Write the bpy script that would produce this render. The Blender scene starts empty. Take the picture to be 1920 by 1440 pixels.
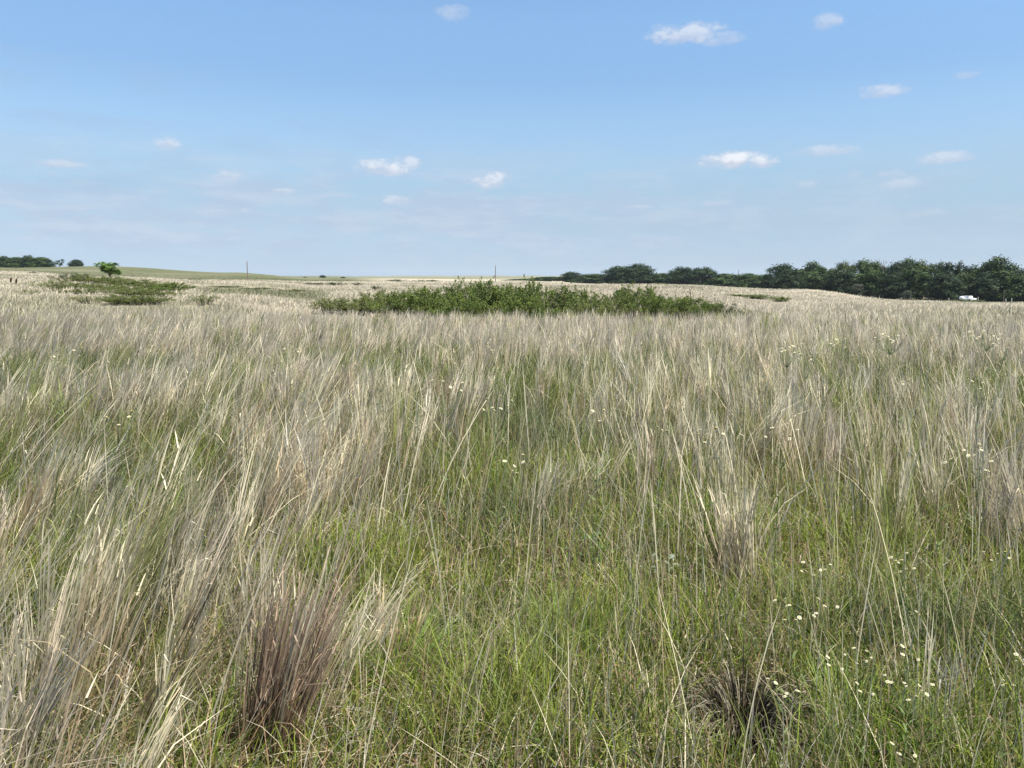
import bpy, math, random
import numpy as np
from mathutils import Vector, Matrix

rng = np.random.default_rng(7)
random.seed(7)
PI = math.pi
scene = bpy.context.scene
COL = scene.collection

# ------------------------------------------------------------------ camera
CAM_Z = 1.65
F_PX = 1442.0
PITCH = math.atan((720 - 522) / F_PX)
cam_d = bpy.data.cameras.new('camera')
cam = bpy.data.objects.new('camera', cam_d)
COL.objects.link(cam)
cam_d.sensor_width = 36.0
cam_d.lens = 36.0 * F_PX / 1920.0
cam_d.clip_start = 0.05
cam_d.clip_end = 40000
cam.location = (0, 0, CAM_Z)
cam.rotation_euler = (PI / 2 - PITCH, 0, 0)
scene.camera = cam
cP, sP = math.cos(PITCH), math.sin(PITCH)


def ray(px, py):
    """x/y and z/y slopes of the line of sight through a photo pixel."""
    x = (px - 960.0) / F_PX
    v = (720.0 - py) / F_PX
    yy = cP + v * sP
    zz = -sP + v * cP
    return x / yy, zz / yy


def at(px, py, Y):
    a, b = ray(px, py)
    return a * Y, Y, CAM_Z + b * Y


# ------------------------------------------------------------------ noise
def make_noise(seed, n=256):
    g = np.random.default_rng(seed).random((n, n))

    def f(x, y):
        x = np.asarray(x, float); y = np.asarray(y, float)
        xi = np.floor(x).astype(int); yi = np.floor(y).astype(int)
        fx = x - xi; fy = y - yi
        fx = fx * fx * (3 - 2 * fx); fy = fy * fy * (3 - 2 * fy)
        a = g[xi % n, yi % n]; b = g[(xi + 1) % n, yi % n]
        c = g[xi % n, (yi + 1) % n]; d = g[(xi + 1) % n, (yi + 1) % n]
        return (a * (1 - fx) + b * fx) * (1 - fy) + (c * (1 - fx) + d * fx) * fy
    return f


N1, N2, N3, N4 = (make_noise(s) for s in (1, 2, 3, 4))


def fbm(f, x, y, o=3):
    s = 0; a = 1; t = 0
    for i in range(o):
        s = s + a * f(x * 2 ** i + 17 * i, y * 2 ** i + 5 * i); t += a; a *= .5
    return s / t


def smooth(a, b, x):
    t = np.clip((np.asarray(x, float) - a) / (b - a), 0, 1)
    return t * t * (3 - 2 * t)


# ------------------------------------------------------------------ terrain
UCOLS = np.array([0, 200, 430, 600, 960, 1230, 1500, 1700, 1920], float)
ZNEAR = {  # distance: ground height over the columns
    0.4: [0] * 9, 5: [0] * 9, 10: [.02, .02, 0, 0, 0, 0, 0, 0, 0],
    16: [.03, .02, -.03, -.05, -.06, -.06, -.04, -.04, -.02],
    23: [.02, .0, -.06, -.10, -.15, -.15, -.10, -.07, -.05],
    32: [-.02, -.1, -.35, -.7, -.95, -.95, -.6, -.45, -.40],
}
ROWS = {   # distance: photo row of the bare ground over the columns
    45: [560, 565, 560, 578, 592, 588, 582, 580, 580],
    70: [536, 538, 548, 554, 556, 551, 567, 575, 577],
    100: [523, 524, 532, 541, 540, 536, 552, 569, 574],
    130: [514, 521, 527, 533, 534, 533, 543, 565, 572],
    180: [509, 520, 525, 529, 530, 541, 551, 566, 570],
    260: [513, 523, 527, 528, 529, 546, 557, 563, 568],
    450: [503, 500, 511, 522, 527, 536, 546, 552, 556],
    700: [510, 510, 518, 521, 524, 530, 536, 540, 542],
    1500: [520, 520, 520.5, 521, 521.5, 523, 525, 526, 527],
    2600: [521, 521, 521, 520.5, 521, 522, 522, 522, 522],
    5200: [520, 519.5, 519, 519, 518, 519.5, 520, 520, 520],
    8000: [521, 521, 521, 521, 521, 521, 521, 521, 521],
}
DN = np.array(sorted(list(ZNEAR) + list(ROWS)), float)
AZC = np.arctan([ray(u, 522)[0] for u in UCOLS])
ZT = np.zeros((len(DN), len(UCOLS)))
for i, d in enumerate(DN):
    for j, u in enumerate(UCOLS):
        ZT[i, j] = ZNEAR[d][j] if d in ZNEAR else CAM_Z + d * math.cos(AZC[j]) * ray(u, ROWS[d][j])[1]
LD = np.log(DN)
_h = np.diff(LD)[:, None]
_dl = np.diff(ZT, axis=0) / _h
SL = np.zeros_like(ZT)
_p = _dl[:-1] * _dl[1:]
SL[1:-1] = np.where(_p > 0, 2 * _p / (_dl[:-1] + _dl[1:] + 1e-12), 0)


def ground(x, y):
    x = np.asarray(x, float); y = np.asarray(y, float)
    r = np.clip(np.hypot(x, y), DN[0], DN[-1])
    az = np.clip(np.arctan2(x, y), AZC[0], AZC[-1])
    back = np.clip(np.abs(np.arctan2(x, y)) / PI * 2 - .6, 0, 1)   # flatten out behind the viewer
    l = np.log(r)
    i = np.clip(np.searchsorted(LD, l) - 1, 0, len(LD) - 2)
    h = LD[i + 1] - LD[i]; t = (l - LD[i]) / h
    j = np.clip(np.searchsorted(AZC, az) - 1, 0, len(AZC) - 2)
    s = (az - AZC[j]) / (AZC[j + 1] - AZC[j]); s = s * s * (3 - 2 * s)

    def herm(jj):
        return ((2 * t**3 - 3 * t**2 + 1) * ZT[i, jj] + (t**3 - 2 * t**2 + t) * h * SL[i, jj]
                + (-2 * t**3 + 3 * t**2) * ZT[i + 1, jj] + (t**3 - t**2) * h * SL[i + 1, jj])
    z = herm(j) * (1 - s) + herm(j + 1) * s
    z = z * (1 - back * .7)
    z = z + (fbm(N1, x / 1.7, y / 1.7) - .5) * .10 * smooth(30, 4, r) 
    z = z + (fbm(N2, x / 9 + 40, y / 9) - .5) * .5 * smooth(35, 70, r) * smooth(900, 300, r)
    z = z + (fbm(N3, x / 160 + 9, y / 160) - .5) * np.clip(r, 0, 5000) * .004 * smooth(300, 1200, r)
    return z


def gz(x, y):
    return float(ground(x, y))


def px_of(x, y):
    return 960 + F_PX * np.asarray(x) / np.maximum(np.asarray(y), .3) * .998


# ------------------------------------------------------------------ mesh builders
def np_mesh(name, V, loops, sizes, colors=None, mats=(), smooth_shade=False):
    me = bpy.data.meshes.new(name)
    V = np.ascontiguousarray(V, np.float32)
    me.vertices.add(len(V)); me.vertices.foreach_set('co', V.ravel())
    loops = np.ascontiguousarray(loops, np.int32); sizes = np.asarray(sizes, np.int32)
    me.loops.add(len(loops)); me.loops.foreach_set('vertex_index', loops)
    me.polygons.add(len(sizes))
    starts = np.zeros(len(sizes), np.int32); starts[1:] = np.cumsum(sizes)[:-1]
    me.polygons.foreach_set('loop_start', starts)
    me.polygons.foreach_set('loop_total', sizes)
    me.polygons.foreach_set('use_smooth', np.full(len(sizes), smooth_shade, bool))
    if colors is not None:
        a = me.color_attributes.new('tint', 'FLOAT_COLOR', 'POINT')
        c = np.ones((len(V), 4), np.float32); c[:, :3] = colors
        a.data.foreach_set('color', c.ravel())
    for m in mats:
        me.materials.append(m)
    me.update(calc_edges=True)
    return me


class Soup:
    """Collects geometry for ONE mesh object."""
    def __init__(self):
        self.V = []; self.C = []; self.L = []; self.S = []; self.n = 0

    def add(self, V, loops, sizes, C):
        self.V.append(np.asarray(V, np.float32)); self.C.append(np.asarray(C, np.float32))
        self.L.append(np.asarray(loops, np.int64).ravel() + self.n); self.S.append(np.asarray(sizes, np.int32)); self.n += len(V)

    def blades(self, P, h, lean, w, c0, c1, K=3, droop=0., p=1.7, face=None, taper=.8, cp=1.0, drop=None):
        P = np.asarray(P, float); N = len(P)
        if N == 0:
            return
        t = np.linspace(0, 1, K + 1)[None, :]
        h = np.broadcast_to(np.asarray(h, float), (N,))[:, None]
        droop = np.broadcast_to(np.asarray(droop, float), (N,))[:, None]
        w = np.broadcast_to(np.asarray(w, float), (N,))[:, None]
        p = np.broadcast_to(np.asarray(p, float), (N,))[:, None]
        lean = np.asarray(lean, float)
        hz = t ** p
        cx = P[:, 0:1] + lean[:, 0:1] * hz
        cy = P[:, 1:2] + lean[:, 1:2] * hz
        cz = P[:, 2:3] + h * (t - droop * t ** 3)
        if face is None:
            face = rng.random(N) * PI
        sx = np.cos(face)[:, None]; sy = np.sin(face)[:, None]
        hw = .5 * w * (1 - .75 * t ** 1.3) ** taper
        V = np.empty((N, 2 * K + 1, 3))
        V[:, 0:2 * K:2, 0] = (cx - sx * hw)[:, :K]; V[:, 0:2 * K:2, 1] = (cy - sy * hw)[:, :K]; V[:, 0:2 * K:2, 2] = cz[:, :K]
        V[:, 1:2 * K:2, 0] = (cx + sx * hw)[:, :K]; V[:, 1:2 * K:2, 1] = (cy + sy * hw)[:, :K]; V[:, 1:2 * K:2, 2] = cz[:, :K]
        V[:, 2 * K, 0] = cx[:, K]; V[:, 2 * K, 1] = cy[:, K]; V[:, 2 * K, 2] = cz[:, K]
        pat = []; siz = []
        for k in range(K - 1):
            pat += [2 * k, 2 * k + 1, 2 * k + 3, 2 * k + 2]; siz.append(4)
        pat += [2 * K - 2, 2 * K - 1, 2 * K]; siz.append(3)
        L = (np.arange(N)[:, None] * (2 * K + 1) + np.array(pat)[None, :])
        tc = np.empty(2 * K + 1); tc[0:2 * K:2] = t[0, :K]; tc[1:2 * K:2] = t[0, :K]; tc[2 * K] = 1
        tc = (tc ** cp)[None, :, None]
        c0 = np.asarray(c0, float); c1 = np.asarray(c1, float)
        if c0.ndim == 1: c0 = np.broadcast_to(c0, (N, 3))
        if c1.ndim == 1: c1 = np.broadcast_to(c1, (N, 3))
        C = c0[:, None, :] * (1 - tc) + c1[:, None, :] * tc
        self.add(V.reshape(-1, 3), L, np.tile(siz, N), C.reshape(-1, 3))

    def leaves(self, P, nrm, size, col, aspect=.6):
        """flat diamond leaves at P facing nrm"""
        P = np.asarray(P, float); N = len(P)
        nrm = nrm / (np.linalg.norm(nrm, axis=1, keepdims=True) + 1e-9)
        r = rng.normal(size=(N, 3))
        u = np.cross(nrm, r); u /= np.linalg.norm(u, axis=1, keepdims=True) + 1e-9
        v = np.cross(nrm, u)
        s = np.broadcast_to(np.asarray(size, float), (N,))[:, None] * .5
        V = np.stack([P - u * s, P + v * s * aspect + nrm * s * .15, P + u * s, P - v * s * aspect + nrm * s * .15], 1)
        L = np.arange(N * 4)
        C = np.repeat(np.asarray(col, float), 4, axis=0)
        self.add(V.reshape(-1, 3), L, np.full(N, 4), C)

    def tube(self, pts, rad, col, n=6):
        pts = [Vector(p) for p in pts]; m = len(pts)
        V = []; L = []; S = []
        for i, p in enumerate(pts):
            d = (pts[min(i + 1, m - 1)] - pts[max(i - 1, 0)]).normalized()
            a = d.orthogonal().normalized(); b = d.cross(a)
            for k in range(n):
                q = 2 * PI * k / n
                V.append(p + (a * math.cos(q) + b * math.sin(q)) * rad[i])
        for i in range(m - 1):
            for k in range(n):
                L += [i * n + k, i * n + (k + 1) % n, (i + 1) * n + (k + 1) % n, (i + 1) * n + k]; S.append(4)
        L += list(range((m - 1) * n, m * n)); S.append(n)
        L += list(range(n - 1, -1, -1)); S.append(n)
        self.add(np.array([tuple(v) for v in V]), L, S, np.tile(np.asarray(col, float), (len(V), 1)))

    def box(self, lo, hi, col):
        x0, y0, z0 = lo; x1, y1, z1 = hi
        V = [(x0, y0, z0), (x1, y0, z0), (x1, y1, z0), (x0, y1, z0), (x0, y0, z1), (x1, y0, z1), (x1, y1, z1), (x0, y1, z1)]
        L = [0, 3, 2, 1, 4, 5, 6, 7, 0, 1, 5, 4, 1, 2, 6, 5, 2, 3, 7, 6, 3, 0, 4, 7]
        self.add(np.array(V, float), L, [4] * 6, np.tile(np.asarray(col, float), (8, 1)))

    def prism(self, outline, x0, x1, col):
        """outline in (y, z), extruded along x"""
        m = len(outline)
        V = [(x0, a, b) for a, b in outline] + [(x1, a, b) for a, b in outline]
        L = list(range(m)) + list(range(2 * m - 1, m - 1, -1)); S = [m, m]
        for k in range(m):
            L += [k, (k + 1) % m, m + (k + 1) % m, m + k][::-1]; S.append(4)
        self.add(np.array(V, float), L, S, np.tile(np.asarray(col, float), (2 * m, 1)))

    def mesh(self, name, mats, smooth_shade=False):
        return np_mesh(name, np.concatenate(self.V), np.concatenate(self.L), np.concatenate(self.S), np.concatenate(self.C), mats, smooth_shade)

    def build(self, name, mat, parent=None, smooth_shade=False):
        o = bpy.data.objects.new(name, self.mesh(name, [mat], smooth_shade)); COL.objects.link(o)
        if parent is not None:
            o.parent = parent
        return o


def tag(o, label=None, cat=None, group=None, kind=None):
    if label: o['label'] = label
    if cat: o['category'] = cat
    if group: o['group'] = group
    if kind: o['kind'] = kind
    return o


def empty(name, loc=(0, 0, 0), rz=0.):
    o = bpy.data.objects.new(name, None); COL.objects.link(o)
    o.location = loc; o.rotation_euler = (0, 0, rz); o.empty_display_size = .2
    return o


def copy_tree(o, parent=None):
    c = o.copy(); COL.objects.link(c)
    if parent is not None: c.parent = parent
    for ch in list(o.children):
        copy_tree(ch, c)
    return c


# ------------------------------------------------------------------ materials
def veg_material(name, translucency=.3, rough=.55, spec=.25, noise=0.):
    m = bpy.data.materials.new(name); m.use_nodes = True
    nt = m.node_tree; nt.nodes.clear()
    out = nt.nodes.new('ShaderNodeOutputMaterial')
    at_ = nt.nodes.new('ShaderNodeAttribute'); at_.attribute_name = 'tint'
    col = at_.outputs['Color']
    if noise:
        tx = nt.nodes.new('ShaderNodeTexNoise'); tx.inputs['Scale'].default_value = noise; tx.inputs['Detail'].default_value = 3
        tc = nt.nodes.new('ShaderNodeTexCoord'); nt.links.new(tc.outputs['Object'], tx.inputs['Vector'])
        mr = nt.nodes.new('ShaderNodeMapRange'); mr.inputs[1].default_value = .3; mr.inputs[2].default_value = .7
        mr.inputs[3].default_value = .7; mr.inputs[4].default_value = 1.25
        nt.links.new(tx.outputs['Fac'], mr.inputs[0])
        mm = nt.nodes.new('ShaderNodeVectorMath'); mm.operation = 'SCALE'
        nt.links.new(col, mm.inputs[0]); nt.links.new(mr.outputs[0], mm.inputs['Scale'])
        col = mm.outputs[0]
    b = nt.nodes.new('ShaderNodeBsdfPrincipled')
    b.inputs['Roughness'].default_value = rough; b.inputs['Specular IOR Level'].default_value = spec
    nt.links.new(col, b.inputs['Base Color'])
    if translucency:
        tr = nt.nodes.new('ShaderNodeBsdfTranslucent'); nt.links.new(col, tr.inputs['Color'])
        mx = nt.nodes.new('ShaderNodeMixShader'); mx.inputs[0].default_value = translucency
        nt.links.new(b.outputs[0], mx.inputs[1]); nt.links.new(tr.outputs[0], mx.inputs[2])
        nt.links.new(mx.outputs[0], out.inputs['Surface'])
    else:
        nt.links.new(b.outputs[0], out.inputs['Surface'])
    return m


M_GRASS = veg_material('green_grass_blades', .36)
M_DRY = veg_material('dry_grass_stalks', .38, .6, .2)
M_LEAF = veg_material('leaves', .25, .5, .3)
M_TREE = veg_material('tree_leaves', .10, .6, .2)
M_BARK = veg_material('bark', 0, .9, .1, 6)
M_WOOD = veg_material('weathered_wood', 0, .85, .1, 3)
M_WHITE = veg_material('white_paint', 0, .4, .4, .8)
M_METAL = veg_material('metal_sheet', 0, .35, .5, .5)
M_PETAL = veg_material('petals', .25, .6, .2)
M_GROUND = bpy.data.materials.new('prairie_soil'); M_GROUND.use_nodes = True
_nt = M_GROUND.node_tree; _b = _nt.nodes['Principled BSDF']
_at = _nt.nodes.new('ShaderNodeAttribute'); _at.attribute_name = 'tint'
_tc = _nt.nodes.new('ShaderNodeTexCoord')
_nz = _nt.nodes.new('ShaderNodeTexNoise'); _nz.inputs['Scale'].default_value = .35; _nz.inputs['Detail'].default_value = 9; _nz.inputs['Roughness'].default_value = .7
_nt.links.new(_tc.outputs['Object'], _nz.inputs['Vector'])
_mr = _nt.nodes.new('ShaderNodeMapRange'); _mr.inputs[1].default_value = .3; _mr.inputs[2].default_value = .7; _mr.inputs[3].default_value = .72; _mr.inputs[4].default_value = 1.2
_nt.links.new(_nz.outputs['Fac'], _mr.inputs[0])
_vm = _nt.nodes.new('ShaderNodeVectorMath'); _vm.operation = 'SCALE'
_nt.links.new(_at.outputs['Color'], _vm.inputs[0]); _nt.links.new(_mr.outputs[0], _vm.inputs['Scale'])
_nt.links.new(_vm.outputs[0], _b.inputs['Base Color']); _b.inputs['Roughness'].default_value = .95; _b.inputs['Specular IOR Level'].default_value = .05

# ------------------------------------------------------------------ colours (linear albedo)
STRAW = np.array([.70, .625, .445]); TAN = np.array([.49, .385, .245]); PINK = np.array([.60, .51, .40]); GREY = np.array([.48, .45, .37])
RUST = np.array([.19, .085, .055]); UMBER = np.array([.13, .085, .055])
G1 = np.array([.104, .160, .016]); G2 = np.array([.198, .256, .028]); G3 = np.array([.086, .135, .034]); OLIVE = np.array([.160, .165, .034])
SAGE = np.array([.185, .21, .125])


def mixc(a, b, t):
    return np.asarray(a) * (1 - t)[:, None] + np.asarray(b) * t[:, None]


def pick(pal, wts, n, jit=.15):
    i = rng.choice(len(pal), n, p=np.array(wts) / sum(wts))
    return np.array(pal)[i] * (1 + jit * rng.normal(size=(n, 1))).clip(.5, 1.6)


def field_color(x, y):
    """colour of the open pasture beyond the near field"""
    x = np.asarray(x, float); y = np.asarray(y, float)
    r = np.hypot(x, y); px = px_of(x, y)
    base = mixc(np.array([.60, .535, .41]), np.array([.52, .46, .35]), fbm(N1, x / 14, y / 14))
    g = smooth(.50, .68, fbm(N2, x / 11 + 3, y / 11 + 70, 4)) * .45
    g = np.maximum(g, smooth(.62, .76, fbm(N1, x / 3.2 + 9, y / 4.5, 3)) * .4 * smooth(30, 50, r))
    base = base * (.86 + .28 * fbm(N4, x / 45 + 4, y / 45, 3))[:, None]
    hill = smooth(225, 290, r) * smooth(760, 640, px)
    g = np.maximum(g, hill * (.95 + .5 * (fbm(N3, x / 25, y / 25, 4) - .5)))
    band = smooth(52, 60, r) * smooth(92, 80, r) * smooth(350, 410, px) * smooth(640, 590, px)
    g = np.maximum(g, band * .8)
    low = smooth(150, 175, r) * smooth(1640, 1720, px)
    g = np.maximum(g, low * .6)
    far = smooth(600, 900, r)
    g = np.maximum(g, far * .8)
    green = mixc(np.array([.15, .165, .075]), np.array([.19, .19, .10]), fbm(N4, x / 30, y / 30))
    green = mixc(green, np.array([.155, .165, .085]), hill)
    return mixc(base, green, np.clip(g, 0, 1))


# ------------------------------------------------------------------ ground sheet
def build_ground():
    az = np.concatenate([np.radians(np.arange(-180, -46, 6)), np.radians(np.arange(-46, 46.01, .4)), np.radians(np.arange(52, 180, 6))])
    rr = np.concatenate([[.4], np.exp(np.linspace(math.log(.8), math.log(9000), 330))])
    A, R = np.meshgrid(az, rr)
    X = np.sin(A) * R; Y = np.cos(A) * R
    Z = ground(X, Y)
    V = np.stack([X, Y, Z], -1).reshape(-1, 3)
    V = np.vstack([V, [[0, 0, gz(0.01, .1)]]])
    na, nr = len(az), len(rr)
    i, j = np.meshgrid(np.arange(nr - 1), np.arange(na), indexing='ij')
    j2 = (j + 1) % na
    q = np.stack([i * na + j, (i + 1) * na + j, (i + 1) * na + j2, i * na + j2], -1).reshape(-1)
    c = len(V) - 1
    tri = np.stack([np.full(na, c), np.arange(na), (np.arange(na) + 1) % na], -1).reshape(-1)
    x, y = V[:, 0], V[:, 1]; r = np.hypot(x, y)
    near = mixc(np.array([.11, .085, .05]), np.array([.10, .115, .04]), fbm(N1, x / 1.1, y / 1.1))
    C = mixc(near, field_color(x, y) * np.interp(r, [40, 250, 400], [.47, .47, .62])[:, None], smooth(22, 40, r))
    sizes = np.concatenate([np.full((nr - 1) * na, 4), np.full(na, 3)])
    me = np_mesh('ground', V, np.concatenate([q, tri]), sizes, C, [M_GROUND], True)
    o = bpy.data.objects.new('ground', me); COL.objects.link(o)
    tag(o, 'rolling prairie ground under the grass', kind='structure')


build_ground()

# ------------------------------------------------------------------ near field grass
AZ_LIM = math.radians(46)


def polar(n, r0, r1, lim=AZ_LIM):
    r = r0 + (r1 - r0) * rng.random(n)
    a = (rng.random(n) * 2 - 1) * lim
    return np.sin(a) * r, np.cos(a) * r, r


def dryness(x, y):
    """0 where the field is open green, 1 where dead standing stalks crowd"""
    r = np.hypot(x, y); px = px_of(x, y)
    n = fbm(N3, x / 1.5 + 8, y / 1.9 + 3, 3)
    d = .15 + .60 * smooth(3.4, 8.5, r) + .22 * smooth(760, 560, px) * smooth(8, 5, r)
    d = d + 1.8 * (n - .5)
    d = d + .5 * smooth(12, 17, r)
    d = d - .5 * smooth(620, 760, px) * smooth(5.2, 3.8, r)
    return np.clip(d, 0, 1)


CLEARINGS = []   # x, y, radius: bare spots where the short grass stays away
for _px, _py, _r in [(1395, 1400, .20), (1395, 1440, .19), (1375, 1105, .15), (500, 1420, .16), (735, 1268, .10)]:
    _a, _b2 = ray(_px, _py); CLEARINGS.append((_a * CAM_Z / -_b2, CAM_Z / -_b2, _r))


def open_spot(x, y):
    f = np.zeros(len(x))
    for cx, cy_, cr in CLEARINGS:
        f = np.maximum(f, smooth(1.25 * cr, .8 * cr, np.hypot(x - cx, y - cy_)))
    return f


def wind(px):
    return np.interp(px, [-200, 300, 700, 1000, 1300, 1700, 2200], [.36, .30, .20, .09, .00, -.06, -.03])


def near_green():
    s = Soup()
    x, y, r = polar(430000, 1.5, 27)
    d = dryness(x, y)
    patch = fbm(N1, x / .9 + 30, y / .9, 2)
    keep = rng.random(len(x)) < (.85 - .5 * d) * (1 - open_spot(x, y))
    x, y, r, d, patch = (v[keep] for v in (x, y, r, d, patch))
    n = len(x); P = np.stack([x, y, ground(x, y) - .01], 1)
    pa = fbm(N2, x / .55, y / .55, 2)
    h = (.17 + .34 * rng.random(n)) * (.6 + .9 * pa) * (.85 + .55 * smooth(4, 10, r))
    h = np.where(r < 2.2, h * .7, h)
    ang = rng.random(n) * 2 * PI; L = h * (.15 + .6 * rng.random(n) ** 1.4)
    lean = np.stack([np.cos(ang) * L + wind(px_of(x, y)) * h * .6, np.sin(ang) * L], 1)
    w = (.0032 + .0024 * rng.random(n)) * (1 + r / 8)
    tone = pick([G1, G2, G3, OLIVE, SAGE], [3.2, 3.0, 2.2, 1.5, .5], n, .20)
    tone = mixc(tone, G2 * 1.15, smooth(.5, .75, patch) * .6)
    tone = mixc(tone, np.array([.150, .165, .070]), smooth(4.5, 9, r) * .5)
    tone = mixc(tone, np.array([.075, .11, .055]), smooth(.5, .72, fbm(N4, x / .8, y / .8, 2)) * .6)
    tip = mixc(tone * 1.1, np.array([.34, .30, .14]), (rng.random(n) ** 3) * .8)
    s.blades(P, h, lean, w, tone * .8, tip, K=3, droop=rng.random(n) * .45, p=1.5 + rng.random(n) * .6)
    o = s.build('green_grass', M_GRASS)
    tag(o, 'fresh green grass growing low among the dry stalks', 'grass', kind='stuff')


def tuft_stems(s, cx, cy, rad, ns, H, lx, ly, spread, c_base, c_tip, width, leaves=0., cp=.75):
    """stems of bunchgrass tufts: arrays over tufts"""
    # every tuft holds a few tight sheaves of stalks that lean together
    nb = np.maximum(2, ns // 6)
    tb = np.repeat(np.arange(len(cx)), nb); m = len(tb)
    a = rng.random(m) * 2 * PI; q = np.sqrt(rng.random(m))
    bx = np.cos(a) * q * rad[tb]; by = np.sin(a) * q * rad[tb]
    sp = spread[tb]
    blx = lx[tb] + sp * (bx / rad[tb] * .8 + rng.normal(size=m) * .5)
    bly = ly[tb] + sp * (by / rad[tb] * .8 + rng.normal(size=m) * .5)
    bh = H[tb] * (.62 + .42 * rng.random(m) ** .8)
    bt = (1.03 + .27 * rng.normal(size=(m, 1))).clip(.45, 1.5)
    wsum = np.zeros(len(cx)); np.add.at(wsum, tb, 1)
    k = rng.poisson(6, m) + 1
    kk = np.repeat(np.arange(m), k); idx = tb[kk]; n = len(kk)
    r_ = .010 + .0012 * np.hypot(cx, cy)[idx]
    x = cx[idx] + bx[kk] + rng.normal(size=n) * r_; y = cy[idx] + by[kk] + rng.normal(size=n) * r_
    P = np.stack([x, y, ground(x, y) - .01], 1)
    h = bh[kk] * (.80 + .22 * rng.random(n))
    stray = (rng.random(n) < .15) * (.5 + rng.random(n))
    lean = np.stack([(blx[kk] + rng.normal(size=n) * (.035 + .22 * stray)) * h, (bly[kk] + rng.normal(size=n) * (.035 + .22 * stray)) * h], 1)
    w = width[idx] * (.55 + .9 * rng.random(n) ** 1.6)
    jit = bt[kk] * (1 + .10 * rng.normal(size=(n, 1))).clip(.6, 1.4)
    c0 = c_base[idx] * jit; c1 = c_tip[idx] * jit
    p = 1.02 + .35 * rng.random(n) + stray * .8
    s.blades(P, h, lean, w, c0, c1, K=4, p=p, droop=rng.random(n) * .06 + .25 * stray * rng.random(n), taper=.45, cp=cp)
    if leaves > 0:
        # dry leaf blades along the stalks
        m = int(n * leaves); k = rng.integers(0, n, m); t = .25 + .6 * rng.random(m)
        hz = t ** p[k]
        Q = np.stack([P[k, 0] + lean[k, 0] * hz, P[k, 1] + lean[k, 1] * hz, P[k, 2] + h[k] * t], 1)
        ll = (.05 + .13 * rng.random(m)); ang = rng.random(m) * 2 * PI
        sl = .10 + .40 * rng.random(m) ** 2
        ld = np.stack([np.cos(ang) * ll * sl + lean[k, 0] / h[k] * ll, np.sin(ang) * ll * sl + lean[k, 1] / h[k] * ll], 1)
        s.blades(Q, ll, ld, w[k] * 1.0, c1[k], c1[k] * 1.06, K=2, droop=rng.random(m) ** 3 * 1.0, p=1.1)


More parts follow.
